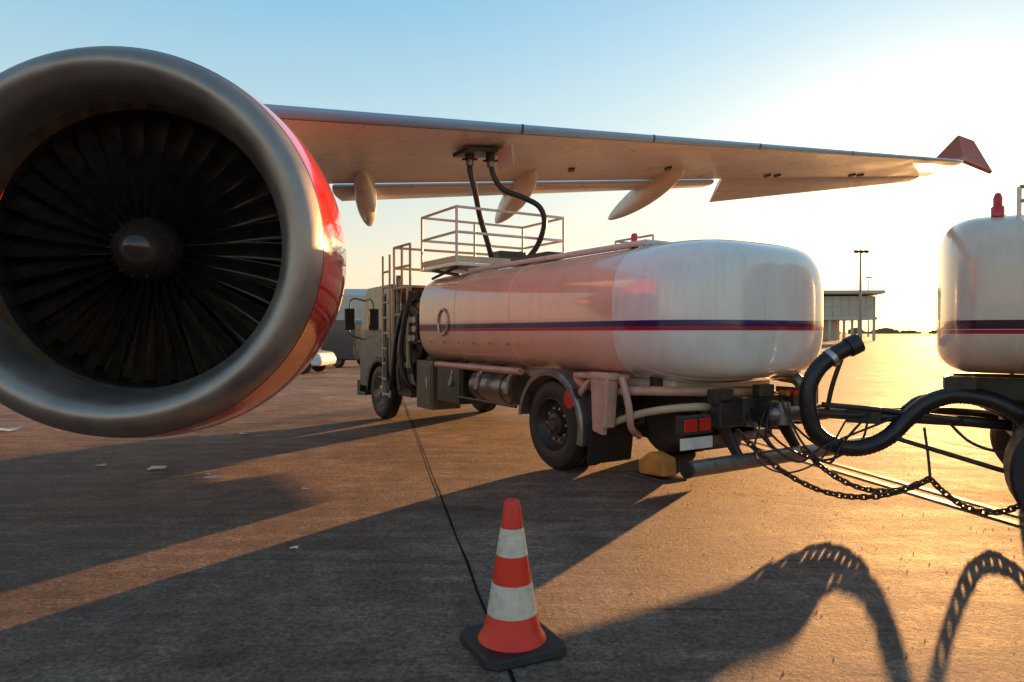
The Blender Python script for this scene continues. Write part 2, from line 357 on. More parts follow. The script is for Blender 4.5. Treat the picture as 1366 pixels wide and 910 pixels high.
for i,y in enumerate((-1.3,0.2,1.8,3.3)):
    prism(t,'tank_saddle_%d'%i,[(y-0.05,0.96),(y+0.05,0.96),(y+0.05,1.16),(y-0.05,1.16)],0.35,2.05,'dark')
box(t,'tank_skirt',(1.2,0.9,1.06),(1.5,4.8,0.10),'white')
wheel(t,'rear_wheel_outer',(0.14,0,0.53),0.53,0.26,m_rim='dark'); wheel(t,'rear_wheel_inner',(0.46,0,0.53),0.53,0.26)
wheel(t,'rear_wheel_far_inner',(1.94,0,0.53),0.53,0.26,face=1); wheel(t,'rear_wheel_far_outer',(2.26,0,0.53),0.53,0.26,face=1)
cyl(t,'rear_axle',(0.3,0,0.53),(2.1,0,0.53),0.09,'dark'); lathe(t,'differential',[(-0.2,0.02),(-0.18,0.16),(0,0.24),(0.18,0.16),(0.2,0.02)],'dark',axis='X',c=(1.2,0,0.53),segs=24)
wheel(t,'front_wheel',(0.16,5.5,0.50),0.50,0.28); wheel(t,'front_wheel_far',(2.24,5.5,0.50),0.50,0.28,face=1)
cyl(t,'front_axle',(0.2,5.5,0.5),(2.2,5.5,0.5),0.07,'dark')
def fender(parent,name,x0,x1,cy,cz,r,a0,a1,m,th=0.025,lip=0.05):
    V=[];F=[];K=24
    for i in range(K+1):
        a=a0+(a1-a0)*i/K; c_,s_=math.cos(a),math.sin(a)
        for (x,rr) in ((x0,r-lip),(x0-0.004,r),(x0+0.02,r+th),(x1-0.02,r+th),(x1,r),(x1,r-lip),(x1-0.02,r-0.002),(x0+0.02,r-0.002)):
            V.append((x,cy+rr*c_,cz+rr*s_))
    for i in range(K):
        for k in range(8):
            k2=(k+1)%8; F.append((i*8+k,i*8+k2,(i+1)*8+k2,(i+1)*8+k))
    F.append(tuple(range(8)));F.append(tuple(K*8+k for k in range(8)))
    mk(parent,name,V,F,m,smooth=True,angle=40)
fender(t,'rear_fender',-0.05,0.66,0,0.53,0.62,R(5),R(195),'greymetal')
fender(t,'rear_fender_far',1.74,2.45,0,0.53,0.62,R(5),R(195),'greymetal')
box(t,'mudflap',(0.3,-0.72,0.42),(0.62,0.02,0.5),'rubber',rot=(R(8),0,0)); box(t,'mudflap_far',(2.1,-0.72,0.42),(0.62,0.02,0.5),'rubber')
prism(t,'side_bracket',[(-0.95,0.52),(-0.78,0.55),(-0.74,1.18),(-1.02,1.18)],-0.02,0.05,'pinkpaint')
prism(t,'side_bracket_flange',[(-1.00,0.60),(-0.96,0.60),(-1.02,1.18),(-1.06,1.18)],-0.04,0.12,'pinkpaint')
prism(t,'side_bracket_gusset',[(-1.08,1.10),(-0.45,1.10),(-0.45,1.16),(-1.08,1.16)],-0.03,0.25,'pinkpaint')
prism(t,'side_bracket_brace',[(-0.74,1.10),(-0.66,1.10),(-0.45,0.92),(-0.50,0.86)],0.0,0.06,'pinkpaint')
tube(t,'overflow_pipe',[(0.1,-1.12,1.14),(0.12,-1.2,0.85),(0.2,-1.15,0.62),(0.4,-1.05,0.5)],0.038,'pinkpaint')
cyl(t,'side_lamp',(-0.05,-0.42,0.86),(-0.01,-0.42,0.86),0.10,'red'); cyl(t,'side_lamp_ring',(-0.04,-0.42,0.86),(0.02,-0.42,0.86),0.125,'dark')
tube(t,'delivery_pipe',[(0.1,-0.3,1.05),(0.15,-0.8,0.98),(0.3,-1.3,1.0),(0.8,-1.75,1.0),(1.6,-1.8,0.95)],0.05,'pinkpaint')
tube(t,'lower_pipe',[(0.15,-0.85,0.62),(0.25,-1.3,0.78),(0.5,-1.7,0.86),(1.0,-1.85,0.84)],0.04,'cream')
cyl(t,'rear_underrun_bar',(0.02,-2.1,0.36),(2.85,-2.1,0.36),0.075,'greymetal')
cyl(t,'bar_endcap',(0.0,-2.1,0.36),(0.03,-2.1,0.36),0.078,'dark'); cyl(t,'bar_end_light',(2.85,-2.1,0.36),(2.90,-2.1,0.36),0.072,'red')
for i,x in enumerate((0.75,1.65)): prism(t,'underrun_bracket_%d'%i,[(-2.12,0.36),(-2.0,0.36),(-1.6,0.86),(-1.8,0.86)],x,x+0.06,'dark')
for i,x in enumerate((0.28,2.12)):
    box(t,'tail_light_housing_%d'%i,(x,-1.93,0.73),(0.40,0.08,0.17),'dark'); 
    box(t,'tail_light_red_%d'%i,(x-0.09,-1.975,0.73),(0.17,0.02,0.12),'red'); box(t,'tail_light_red_b_%d'%i,(x+0.10,-1.975,0.73),(0.15,0.02,0.12),'red')
    cyl(t,'light_arm_%d'%i,(x,-1.9,0.75),(0.82 if i==0 else 1.58,-1.8,0.85),0.03,'dark')
box(t,'number_plate',(0.28,-1.965,0.56),(0.42,0.015,0.11),'plate',bevel=0.003)
box(t,'rear_crossmember',(1.2,-1.95,0.82),(1.3,0.12,0.28),'dark'); box(t,'hitch_block',(1.2,-2.08,0.80),(0.26,0.22,0.24),'dark'); cyl(t,'hitch_jaw',(1.2,-2.22,0.70),(1.2,-2.22,0.92),0.07,'greymetal')
box(t,'air_tank_box',(0.75,-1.3,0.62),(0.5,0.5,0.3),'dark'); cyl(t,'air_tank',(0.95,-1.45,0.66),(1.7,-1.45,0.66),0.13,'dark'); box(t,'valve_box',(1.75,-1.7,0.72),(0.3,0.3,0.3),'greymetal')
tube(t,'air_line_1',[(0.9,-2.0,0.9),(0.8,-2.2,0.7),(0.95,-2.3,0.5),(1.1,-2.1,0.55),(1.15,-2.1,0.8)],0.012,'hose',segs=6)
tube(t,'air_line_2',[(1.3,-2.0,0.9),(1.4,-2.3,0.6),(1.6,-2.4,0.45),(1.7,-2.2,0.6),(1.6,-2.0,0.85)],0.012,'hose',segs=6)
tube(t,'air_line_3',[(1.0,-2.0,0.85),(0.95,-2.4,0.55),(1.3,-2.6,0.4),(1.7,-2.7,0.55),(2.0,-2.6,0.7)],0.012,'hose',segs=6)
tube(t,'rear_elbow_pipe',[(1.7,-1.7,1.15),(1.75,-1.95,1.12),(1.78,-2.05,0.98),(1.75,-2.05,0.8)],0.065,'greymetal')
tube(t,'rear_valve_pipe',[(2.0,-1.6,1.1),(2.05,-1.85,1.05),(2.05,-1.95,0.85)],0.05,'cream')
box(t,'junction_box',(1.15,-2.03,1.02),(0.22,0.1,0.12),'dark'); box(t,'relay_box',(0.62,-1.95,0.98),(0.25,0.12,0.14),'dark')
for i,(x,z) in enumerate(((1.45,0.98),(1.58,0.98),(0.95,0.70),(0.95,0.60))):
    cyl(t,'air_coupling_%d'%i,(x,-2.0,z),(x,-2.1,z),0.03,'red' if i==1 else ('yellow' if i==0 else 'galv'),sides=14)
for i,y in enumerate((-1.5,-1.1)): cyl(t,'spring_hanger_%d'%i,(0.75,y,0.4),(0.75,y,0.8),0.04,'dark')
box(t,'rear_equipment_box',(2.15,-1.7,0.80),(0.35,0.3,0.4),'dark'); box(t,'undertray',(1.2,-1.2,0.50),(1.2,0.9,0.10),'dark')
bars(t,'leaf_spring',[((0.72,-0.75,0.62),(0.72,0,0.50)),((0.72,0,0.50),(0.72,0.75,0.62)),((1.68,-0.75,0.62),(1.68,0,0.50)),((1.68,0,0.50),(1.68,0.75,0.62))],0.045,'dark')
prism(t,'wheel_chock',[(-2.02,0.30),(-1.70,0.28),(-1.68,0.40),(-1.82,0.50),(-2.0,0.46)],-0.20,-0.02,'yellow')
box(t,'step_plate',(-0.08,-1.82,0.262),(0.26,0.5,0.03),'dark')
box(t,'side_cabinet_1',(0.28,3.55,0.76),(0.5,0.6,0.77),'green'); box(t,'side_cabinet_door',(0.025,3.55,0.76),(0.02,0.5,0.64),'green'); 
box(t,'side_cabinet_handle',(0.008,3.40,0.78),(0.02,0.03,0.12),'galv',bevel=0.003)
box(t,'side_cabinet_2',(0.30,2.75,0.80),(0.5,0.75,0.52),'dark'); cyl(t,'truck_fuel_tank',(0.35,1.15,0.84),(0.35,2.25,0.84),0.22,'greymetal')
for i,y in enumerate((1.35,2.0)): cyl(t,'fuel_tank_strap_%d'%i,(0.35,y,0.84),(0.35,y+0.04,0.84),0.226,'dark')
box(t,'side_cabinet_far',(2.1,3.1,0.80),(0.5,1.6,0.64),'dark')
box(t,'mid_equipment',(1.2,1.5,0.85),(0.6,1.6,0.3),'dark')
cyl(t,'side_pipe',(0.1,0.8,1.10),(0.1,3.9,1.10),0.045,'pinkpaint'); 
for i in range(4):
    y=1.0+i*0.8; tube(t,'drop_pipe_%d'%i,[(0.3,y,1.15),(0.1,y,1.05),(0.06,y+0.03,0.92),(0.02,y+0.03,0.80)],0.035,'greymetal',segs=10)
bars(t,'side_guard',[((0.03,0.8,0.66),(0.03,2.35,0.66)),((0.03,0.9,0.66),(0.03,0.9,1.05)),((0.03,2.25,0.66),(0.03,2.25,1.05))],0.02,'dark')
for i in range(7):
    y=0.9+i*0.45; box(t,'side_marker_%d'%i,(-0.035,y,1.45),(0.012,0.05,0.035),'yellow' if i%2 else 'red',bevel=0.003)
cyl(t,'filter_vessel',(0.55,4.25,0.9),(0.55,4.25,2.15),0.26,'greymetal'); lathe(t,'filter_vessel_lid',[(2.15,0.30),(2.20,0.30),(2.24,0.25),(2.30,0.12),(2.32,0.001)],'dark',axis='Z',c=(0.55,4.25,0),segs=28)
lathe(t,'hose_reel',[(-0.28,0.10),(-0.28,0.48),(-0.25,0.48),(-0.25,0.2),(0.25,0.2),(0.25,0.48),(0.28,0.48),(0.28,0.1)],'dark',axis='X',c=(0.45,4.35,1.55),segs=36,angle=30)
for i in range(7):
    xx=0.24+i*0.07; vs,fs=tubegeo([(xx,4.35+0.34*math.cos(a),1.55+0.34*math.sin(a)) for a in [k*math.pi/16 for k in range(32)]],0.036,8,closed=True); mk(t,'reel_hose_%d'%i,vs,fs,'hose',smooth=True)
lathe(t,'hose_reel_far',[(-0.28,0.10),(-0.28,0.48),(-0.25,0.48),(-0.25,0.3),(0.25,0.3),(0.25,0.48),(0.28,0.48),(0.28,0.1)],'dark',axis='X',c=(1.7,4.3,1.5),segs=36,angle=30)
tube(t,'reel_feed_pipe',[(0.1,4.1,0.7),(0.05,4.2,1.1),(0.15,4.3,1.4),(0.25,4.35,1.55)],0.05,'greymetal')
tube(t,'reel_feed_pipe_2',[(0.0,4.5,0.6),(-0.05,4.45,1.0),(0.02,4.5,1.5),(0.15,4.55,2.0),(0.4,4.5,2.3)],0.035,'greymetal')
tube(t,'hanging_hose',[(0.0,4.2,2.1),(-0.10,4.35,1.6),(-0.12,4.5,0.9),(-0.1,4.65,0.62),(-0.1,4.8,0.9),(-0.05,4.85,1.5)],0.04,'hose')
tube(t,'hanging_hose_2',[(0.05,4.1,2.25),(-0.05,4.15,1.8),(-0.10,4.2,1.2),(-0.06,4.1,0.8),(0.1,4.05,0.6)],0.045,'hose')
box(t,'control_panel',(0.12,4.0,1.65),(0.18,0.34,0.5),'dark'); 
for i in range(6):
    cyl(t,'gauge_%d'%i,(0.0,3.92+0.16*(i%2),1.5+0.15*(i//2)),(0.04,3.92+0.16*(i%2),1.5+0.15*(i//2)),0.055,'plate' if i%3 else 'galv',sides=16)
box(t,'pump_box',(0.35,4.4,0.75),(0.6,0.55,0.5),'dark')
for i in range(5):
    cyl(t,'valve_stub_%d'%i,(0.05,4.1+0.14*i,0.95+0.09*(i%3)),(-0.04,4.1+0.14*i,0.95+0.09*(i%3)),0.045,'cream' if i%2 else 'greymetal',sides=16)
seg=[]
for (x,y) in ((0.05,4.15),(0.05,4.85),(2.3,4.15),(2.3,4.85),(0.05,4.5)):
    seg.append(((x,y,2.3),(x,y,3.08)))
for z in (3.08,2.72):
    seg+= [((0.05,4.15,z),(0.05,4.85,z)),((0.05,4.85,z),(2.3,4.85,z)),((2.3,4.85,z),(2.3,4.15,z))]
bars(t,'access_rail',seg,0.022,'cream')
box(t,'access_platform',(1.2,4.45,2.36),(2.3,0.75,0.04),'galv')
seg=[((-0.06,4.78,0.45),(-0.06,4.78,2.95)),((-0.06,5.10,0.45),(-0.06,5.10,2.95))]+[((-0.06,4.78,z),(-0.06,5.10,z)) for z in [0.5+0.27*i for i in range(9)]]
bars(t,'ladder',seg,0.02,'cream')
seg=[((0.0,4.15,1.0),(0.0,4.15,2.35)),((0.0,4.75,1.0),(0.0,4.75,2.35)),((0.0,4.15,1.9),(0.0,4.75,1.9)),((0.0,4.15,2.35),(0.0,4.75,2.35))]
bars(t,'equipment_frame',seg,0.025,'cream')
x0,x1,y0,y1=0.2,2.2,2.75,4.0
seg=[]
for z in (3.50,3.12):
    seg+=[((x0,y0,z),(x0,y1,z)),((x0,y1,z),(x1,y1,z)),((x1,y1,z),(x1,y0,z)),((x1,y0,z),(x0,y0,z))]
for (x,y) in ((x0,y0),(x0,y1),(x1,y0),(x1,y1),((x0+x1)/2,y1)):
    seg.append(((x,y,2.62),(x,y,3.5)))
bars(t,'platform_railing',seg,0.021,'white',sides=10)
box(t,'platform_floor',((x0+x1)/2,(y0+y1)/2,2.63),(x1-x0+0.05,y1-y0+0.05,0.05),'galv'); box(t,'platform_toe_board',((x0+x1)/2,y0-0.012,2.71),(x1-x0,0.014,0.10),'cream',bevel=0.002)
box(t,'platform_toe_board_side',(x0-0.012,(y0+y1)/2,2.71),(0.014,y1-y0,0.10),'cream',bevel=0.002)
bars(t,'scissor_lift',[((0.3,2.9,2.48),(0.3,3.8,2.61)),((0.3,3.8,2.48),(0.3,2.9,2.61)),((2.0,2.9,2.48),(2.0,3.8,2.61)),((2.0,3.8,2.48),(2.0,2.9,2.61))],0.025,'dark')
box(t,'hose_coupler_rack',(1.4,3.2,2.80),(0.5,0.3,0.25),'dark')
box(t,'top_walkway',(0.85,0.95,2.555),(0.5,3.3,0.03),'galv'); 
bars(t,'walkway_coaming',[((0.35,-1.2,2.53),(0.35,2.6,2.53)),((2.05,-1.2,2.53),(2.05,2.6,2.53)),((0.35,-1.2,2.53),(2.05,-1.2,2.53))],0.03,'white')
for i,y in enumerate((-0.4,0.7,1.8)):
    lathe(t,'manhole_%d'%i,[(2.5,0.27),(2.60,0.27),(2.61,0.29),(2.63,0.29),(2.645,0.25),(2.66,0.001)],'greymetal',axis='Z',c=(1.35,y,0),segs=28,angle=30)
    box(t,'manhole_latch_%d'%i,(1.35,y,2.67),(0.5,0.05,0.03),'dark')
box(t,'vent_box',(0.6,1.2,2.60),(0.25,0.9,0.08),'dark')
bars(t,'top_handrail',[((0.5,-1.15,2.52),(0.5,-1.15,2.62)),((0.5,-0.55,2.52),(0.5,-0.55,2.62)),((0.5,-1.15,2.62),(0.5,-0.55,2.62)),((0.5,-0.55,2.62),(1.9,-0.55,2.62)),((1.9,-0.55,2.62),(1.9,-0.55,2.5))],0.012,'galv')
for i,(x,y,z,sc) in enumerate(((0.42,-0.95,2.50,1.0),(2.16,-1.65,2.42,0.7))):
    cyl(t,'beacon_base_%d'%i,(x,y,z),(x,y,z+0.05*sc),0.045*sc,'dark'); lathe(t,'beacon_%d'%i,[(z+0.05*sc,0.036*sc),(z+0.12*sc,0.038*sc),(z+0.15*sc,0.028*sc),(z+0.16*sc,0.001)],'red',axis='Z',c=(x,y,0),segs=16)
cab=[(4.95,0.75),(4.95,2.38),(5.10,2.46),(6.2,2.44),(6.42,2.30),(6.62,1.55),(6.66,1.0),(6.66,0.55),(6.15,0.55),(6.05,0.95),(5.75,1.12),(5.25,1.12),(4.98,0.95)]
prism(t,'cab',cab,0.06,2.34,'cabgrey',bevel=0.04)
prism(t,'door_window',[(5.35,1.62),(5.35,2.25),(6.1,2.22),(6.32,1.62)],0.045,0.058,'glass',bevel=0)
prism(t,'door_window_far',[(5.35,1.62),(5.35,2.25),(6.1,2.22),(6.32,1.62)],2.342,2.355,'glass',bevel=0)
prism(t,'windscreen',[(6.41,2.25),(6.60,1.62),(6.615,1.625),(6.43,2.255)],0.2,2.2,'glass',bevel=0)
box(t,'rear_cab_window',(1.2,4.942,1.95),(1.5,0.012,0.45),'glass',bevel=0.003)
box(t,'front_bumper',(1.2,6.72,0.5),(2.3,0.16,0.3),'dark'); box(t,'door_handle',(0.045,5.45,1.45),(0.03,0.14,0.03),'dark'); box(t,'door_seam',(0.052,5.28,1.6),(0.012,0.012,1.4),'dark',bevel=0)
box(t,'cab_step',(0.1,6.25,0.42),(0.3,0.35,0.05),'dark')
for i,x in enumerate((0.35,2.05)): cyl(t,'headlamp_%d'%i,(x,6.64,0.85),(x,6.69,0.85),0.11,'plate')
tube(t,'mirror_arm',[(0.08,6.35,2.2),(-0.12,6.5,2.25),(-0.2,6.5,2.1),(-0.2,6.5,1.6),(0.05,6.45,1.45)],0.014,'dark',segs=6); box(t,'mirror',(-0.2,6.5,1.85),(0.2,0.07,0.42),'dark',bevel=0.02)
tube(t,'mirror_arm_far',[(2.32,6.35,2.2),(2.5,6.5,2.25),(2.6,6.5,2.1),(2.6,6.5,1.6)],0.014,'dark',segs=6); box(t,'mirror_far',(2.6,6.5,1.85),(0.2,0.07,0.42),'dark',bevel=0.02)
fender(t,'front_fender',0.0,0.4,5.5,0.5,0.60,R(0),R(180),'dark'); fender(t,'front_fender_far',2.0,2.4,5.5,0.5,0.60,R(0),R(180),'dark')
tube(t,'exhaust_stack',[(0.15,4.88,0.8),(0.15,4.88,1.6),(0.15,4.88,2.6)],0.05,'greymetal')
def tl(p):
    v=Vector(p)-Vector((0.45,7.9,0)); return Matrix.Rotation(-R(32),3,'Z')@v
def TL(ps): return [tl(p) for p in ps]
tube(t,'refuelling_hose_1',TL([(-0.66,10.7,4.40),(-0.66,10.75,4.15),(-0.58,10.8,3.8),(-0.50,10.9,3.4),(-0.38,11.0,3.0),(-0.30,11.1,2.68)]),0.045,'hose',segs=14)
tube(t,'refuelling_hose_2',TL([(-0.34,10.8,4.38),(-0.30,10.82,4.1),(-0.14,10.85,3.86),(0.18,10.9,3.74),(0.44,10.95,3.60),(0.52,11.0,3.34),(0.40,11.1,2.98),(0.14,11.2,2.68)]),0.045,'hose',segs=14)
for i,(x,y) in enumerate(((-0.66,10.7),(-0.34,10.8))):
    a,b_=TL([(x,y,4.28),(x,y,4.46)]); cyl(t,'hose_coupling_%d'%i,a,b_,0.075,'dark'); a,b_=TL([(x-0.12,y,4.30),(x+0.12,y,4.30)]); cyl(t,'coupling_handle_%d'%i,a,b_,0.018,'dark')
    a,b_=TL([(x,y,4.20),(x,y,4.28)]); cyl(t,'coupling_collar_%d'%i,a,b_,0.06,'greymetal')

# ------------------------------------------------------------------ trailer
ang=math.atan2(0.866,0.5)
TA=empty('fuel_tank_trailer',(3.70,5.75,0),ang)
TA0=Vector((3.70,5.75,0))
q=TA
superloft(q,'tank',1.2,1.2,1.22,2.64,tankprofile(-5.5,0.06,0.6,0.36,p=2.8,zf=0.4),'tank2',n=4.0,segs=96)
superloft(q,'tank_seam',1.2,1.202,1.218,2.642,[(-0.50,1,1),(-0.495,1.0015,1.002),(-0.485,1.0015,1.002),(-0.48,1,1)],'tank2',n=4.0,segs=96)
box(q,'trailer_rail_1',(0.8,-2.7,1.08),(0.1,5.2,0.2),'dark'); box(q,'trailer_rail_2',(1.6,-2.7,1.08),(0.1,5.2,0.2),'dark')
wheel(q,'front_wheel',(0.12,-0.95,0.47),0.47,0.28); wheel(q,'front_wheel_far',(2.28,-0.95,0.47),0.47,0.28,face=1)
wheel(q,'rear_wheel',(0.12,-4.3,0.47),0.47,0.28); wheel(q,'rear_wheel_far',(2.28,-4.3,0.47),0.47,0.28,face=1)
cyl(q,'front_axle',(0.2,-0.95,0.47),(2.2,-0.95,0.47),0.07,'dark'); cyl(q,'rear_axle',(0.2,-4.3,0.47),(2.2,-4.3,0.47),0.07,'dark')
fender(q,'front_mudguard',-0.12,0.34,-0.95,0.47,0.53,R(-42),R(180),'rubber',lip=0.10); fender(q,'rear_mudguard',-0.04,0.34,-4.3,0.47,0.54,R(0),R(180),'rubber')
lathe(q,'turntable',[(0.80,0.5),(0.86,0.55),(0.97,0.55),(0.98,0.45)],'dark',axis='Z',c=(1.2,-0.95,0),segs=36,angle=30)
box(q,'turntable_frame',(1.2,-0.95,0.72),(1.0,0.9,0.14),'dark')
lathe(q,'top_beacon',[(2.60,0.05),(2.68,0.05),(2.69,0.035),(2.76,0.035),(2.80,0.02),(2.805,0.001)],'red',axis='Z',c=(0.40,-0.35,0),segs=16)
for i,(x,y) in enumerate(((0.35,-0.62),(0.35,-0.78))): cyl(q,'top_vent_%d'%i,(x,y,2.55),(x,y,2.84),0.022,'galv')
bars(q,'top_rail',[((0.4,-0.50,2.6),(0.4,-0.50,2.84)),((0.4,-1.6,2.6),(0.4,-1.6,2.84)),((0.4,-0.50,2.84),(0.4,-1.6,2.84)),((1.9,-0.55,2.6),(1.9,-0.55,2.82)),((0.4,-0.50,2.72),(0.4,-1.6,2.72))],0.018,'galv')
box(q,'front_valve_box',(0.7,-0.1,1.08),(0.3,0.25,0.22),'dark')
def ql(p):
    v=Vector(p)-TA0; return Matrix.Rotation(-ang,3,'Z')@v
def QL(ps): return [ql(p) for p in ps]
hit=(2.62,6.68,0.80)
tube(q,'drawbar_left',QL([hit,(3.1,6.72,0.80),(4.2,6.25,0.78),(4.55,6.15,0.75)]),0.05,'dark',curve=False)
tube(q,'drawbar_right',QL([hit,(3.1,6.78,0.80),(4.5,7.0,0.78),(4.9,6.9,0.75)]),0.05,'dark',curve=False)
tube(q,'drawbar_cross',QL([(3.7,6.47,0.79),(3.75,6.88,0.79)]),0.045,'dark',curve=False)
tube(q,'drawbar_eye',QL([(2.50,6.66,0.80),(2.62,6.68,0.80),(2.9,6.70,0.80)]),0.075,'greymetal',curve=False)
tube(q,'tow_spring',QL([(3.0,6.6,0.9),(3.5,6.5,0.86),(4.1,6.2,0.80)]),0.025,'dark')
tube(q,'support_strut',QL([(3.55,6.3,0.62),(4.25,5.9,0.40),(4.5,5.75,0.33)]),0.022,'dark')
box(q,'drawbar_box',ql((3.42,6.62,0.80)),(0.16,0.3,0.16),'dark'); box(q,'brake_valve',ql((3.9,6.55,0.86)),(0.14,0.14,0.12),'greymetal')
tube(q,'trailer_hose',QL([(3.24,6.5,1.47),(3.10,6.5,1.40),(2.93,6.5,1.27),(2.83,6.5,1.08),(2.83,6.5,0.84),(2.90,6.5,0.64),(3.08,6.5,0.52),(3.32,6.48,0.50),(3.55,6.45,0.60),(3.72,6.42,0.78),(3.88,6.35,0.94),(4.05,6.25,1.02),(4.25,6.1,1.00),(4.42,6.0,0.90),(4.55,5.95,0.76),(4.6,5.9,0.6)]),0.078,'hose',segs=18,n=14,rib=0.04)
a,b_=QL([(3.20,6.5,1.45),(3.30,6.5,1.50)]); cyl(q,'trailer_hose_end',a,b_,0.095,'dark')
a,b_=QL([(3.02,6.5,1.34),(3.06,6.5,1.37)]); cyl(q,'trailer_hose_clamp',a,b_,0.09,'galv')
tube(q,'trailer_hose_holder',QL([(3.05,6.6,0.85),(3.08,6.55,1.1),(3.16,6.52,1.38)]),0.022,'dark')
tube(q,'electrical_line_1',QL([(2.6,6.6,0.95),(2.75,6.45,0.55),(2.95,6.35,0.38),(3.1,6.4,0.55),(3.4,6.5,0.82)]),0.012,'hose',segs=6)
tube(q,'electrical_line_2',QL([(2.5,6.6,0.9),(2.4,6.4,0.6),(2.6,6.2,0.42),(2.9,6.3,0.55),(3.6,6.4,0.80)]),0.012,'hose',segs=6)
tube(q,'electrical_line_3',QL([(4.0,6.3,0.80),(4.15,6.15,0.60),(4.35,6.0,0.55),(4.5,5.95,0.7)]),0.014,'hose',segs=6)
tube(q,'electrical_line_4',QL([(2.45,6.6,0.85),(2.3,6.45,0.45),(2.5,6.3,0.3),(2.85,6.3,0.42),(3.2,6.5,0.78)]),0.009,'hose',segs=6)
tube(q,'second_hose_loop',QL([(3.75,6.5,0.85),(3.95,6.55,0.95),(4.3,6.5,0.98),(4.55,6.4,0.88),(4.7,6.3,0.75)]),0.05,'hose',segs=12,n=12,rib=0.04)
tube(q,'chain_hanger',QL([(3.66,6.05,0.75),(3.62,5.92,0.5),(3.60,5.86,0.33)]),0.012,'hose',segs=6)
def chain(parent,name,path,link=0.070,r=0.0105,w=0.022):
    P=[Vector(p) for p in path]; d=[0]
    for i in range(1,len(P)): d.append(d[-1]+(P[i]-P[i-1]).length)
    step=link*0.70; n=int(d[-1]/step); V=[];F=[]
    def at(s):
        for i in range(1,len(d)):
            if d[i]>=s: return P[i-1].lerp(P[i],(s-d[i-1])/max(1e-6,d[i]-d[i-1]))
        return P[-1]
    for k in range(n):
        a=at(k*step); b2=at(min(d[-1],(k+1)*step)); c=(a+b2)/2; tt=(b2-a).normalized()
        up=Vector((0,0,1)); s1=tt.cross(up)
        if s1.length<0.1: s1=Vector((1,0,0))
        s1.normalize(); s2=tt.cross(s1)
        rot=(R(45) if k%2 else R(-45))+random.uniform(-0.25,0.25); side=s1*math.cos(rot)+s2*math.sin(rot)
        L2=link/2-w; ring=[]
        for j in range(6):
            an=-math.pi/2+math.pi*j/5; ring.append(c+tt*(L2+w*math.cos(an))+side*(w*math.sin(an)))
        for j in range(6):
            an=math.pi/2+math.pi*j/5; ring.append(c+tt*(-L2+w*math.cos(an))+side*(w*math.sin(an)))
        vs,fs=tubegeo(ring,r,6,closed=True,off=len(V)); V+=vs;F+=fs
    mk(parent,name,V,F,'rust',smooth=True)
def cat(a,b_,sag,n=40):
    a=Vector(a);b_=Vector(b_); return [a.lerp(b_,i/n)-Vector((0,0,sag*4*(i/n)*(1-i/n))) for i in range(n+1)]
chain(q,'safety_chain_1',QL(cat((2.15,6.5,0.66),(3.6,5.86,0.34),0.36)))
chain(q,'safety_chain_2',QL(cat((2.75,6.45,0.50),(3.62,5.88,0.34),0.24)))
chain(q,'safety_chain_3',QL(cat((3.6,5.86,0.34),(4.2,5.55,0.22),0.18)))

# ------------------------------------------------------------------ aircraft: engine + wing
AC=empty('airliner_wing_and_engine')
EN=empty('jet_engine',(-2.88,4.92,2.27),math.atan2(0.15,1)); EN.parent=AC
e=EN
lip=[(0.40,1.115),(0.28,1.13),(0.17,1.155),(0.08,1.19),(0.025,1.235),(0.0,1.285),(0.012,1.335),(0.05,1.38),(0.12,1.425),(0.20,1.458)]
lathe(e,'inlet_lip',lip,['lip'],segs=128)
lathe(e,'inlet_liner',[(0.62,1.125),(0.40,1.117)],'liner',segs=128)
lathe(e,'fan_case',[(0.62,1.123),(1.4,1.10),(1.5,1.08)],'black',segs=96)
lathe(e,'cowl',[(0.206,1.459),(0.34,1.49),(0.60,1.525),(0.8,1.545),(1.05,1.55),(1.35,1.53),(1.7,1.48),(2.1,1.40),(2.5,1.29),(2.8,1.18),(2.82,1.14),(2.6,1.13),(2.0,1.08)],'nac',segs=128)
lathe(e,'lip_seam',[(0.198,1.457),(0.20,1.4605),(0.206,1.462),(0.210,1.4595)],'dark',segs=128)
lathe(e,'core_cowl',[(1.4,0.7),(2.4,0.75),(3.1,0.62),(3.7,0.45),(3.72,0.4),(3.6,0.38)],'greymetal',segs=64)
lathe(e,'exhaust_cone',[(3.4,0.3),(3.8,0.25),(4.3,0.02)],'greymetal',segs=40)
lathe(e,'fan_back_wall',[(1.25,1.1),(1.25,0.02)],'black',segs=64)
V=[];F=[];NB=34;FY=0.60
for k in range(NB):
    a0=2*math.pi*k/NB; J=12; Wn=6
    o=len(V)
    for side in (0,1):
        for j in range(J+1):
            f=j/J; r=0.27+(1.108-0.27)*f; ch=0.17+0.03*f; tw=R(25)+R(26)*f
            sweep=0.05*math.sin(f*math.pi*0.9)-0.02*f
            for i in range(Wn+1):
                u=(i/Wn-0.5); camber=0.03*(1-4*u*u); th=(0.012*(1-f*0.6))*(1-(2*u)**2)*(1 if side else -1)
                ya=u*ch*math.cos(tw)+ (camber+th)*math.sin(tw); ta=u*ch*math.sin(tw)-(camber+th)*math.cos(tw)
                an=a0+ta/r*(-1)+sweep*0.4
                V.append((r*math.cos(an),FY+0.12+ya-sweep,r*math.sin(an)))
    n=(J+1)*(Wn+1)
    for side in (0,1):
        for j in range(J):
            for i in range(Wn):
                p=o+side*n+j*(Wn+1)+i; F.append((p,p+1,p+Wn+2,p+Wn+1))
    for j in range(J):
        for i in (0,Wn):
            p=o+j*(Wn+1)+i; F.append((p,p+Wn+1,p+Wn+1+n,p+n))
mk(e,'fan_blades',V,F,'fan',smooth=True)
V=[];F=[]
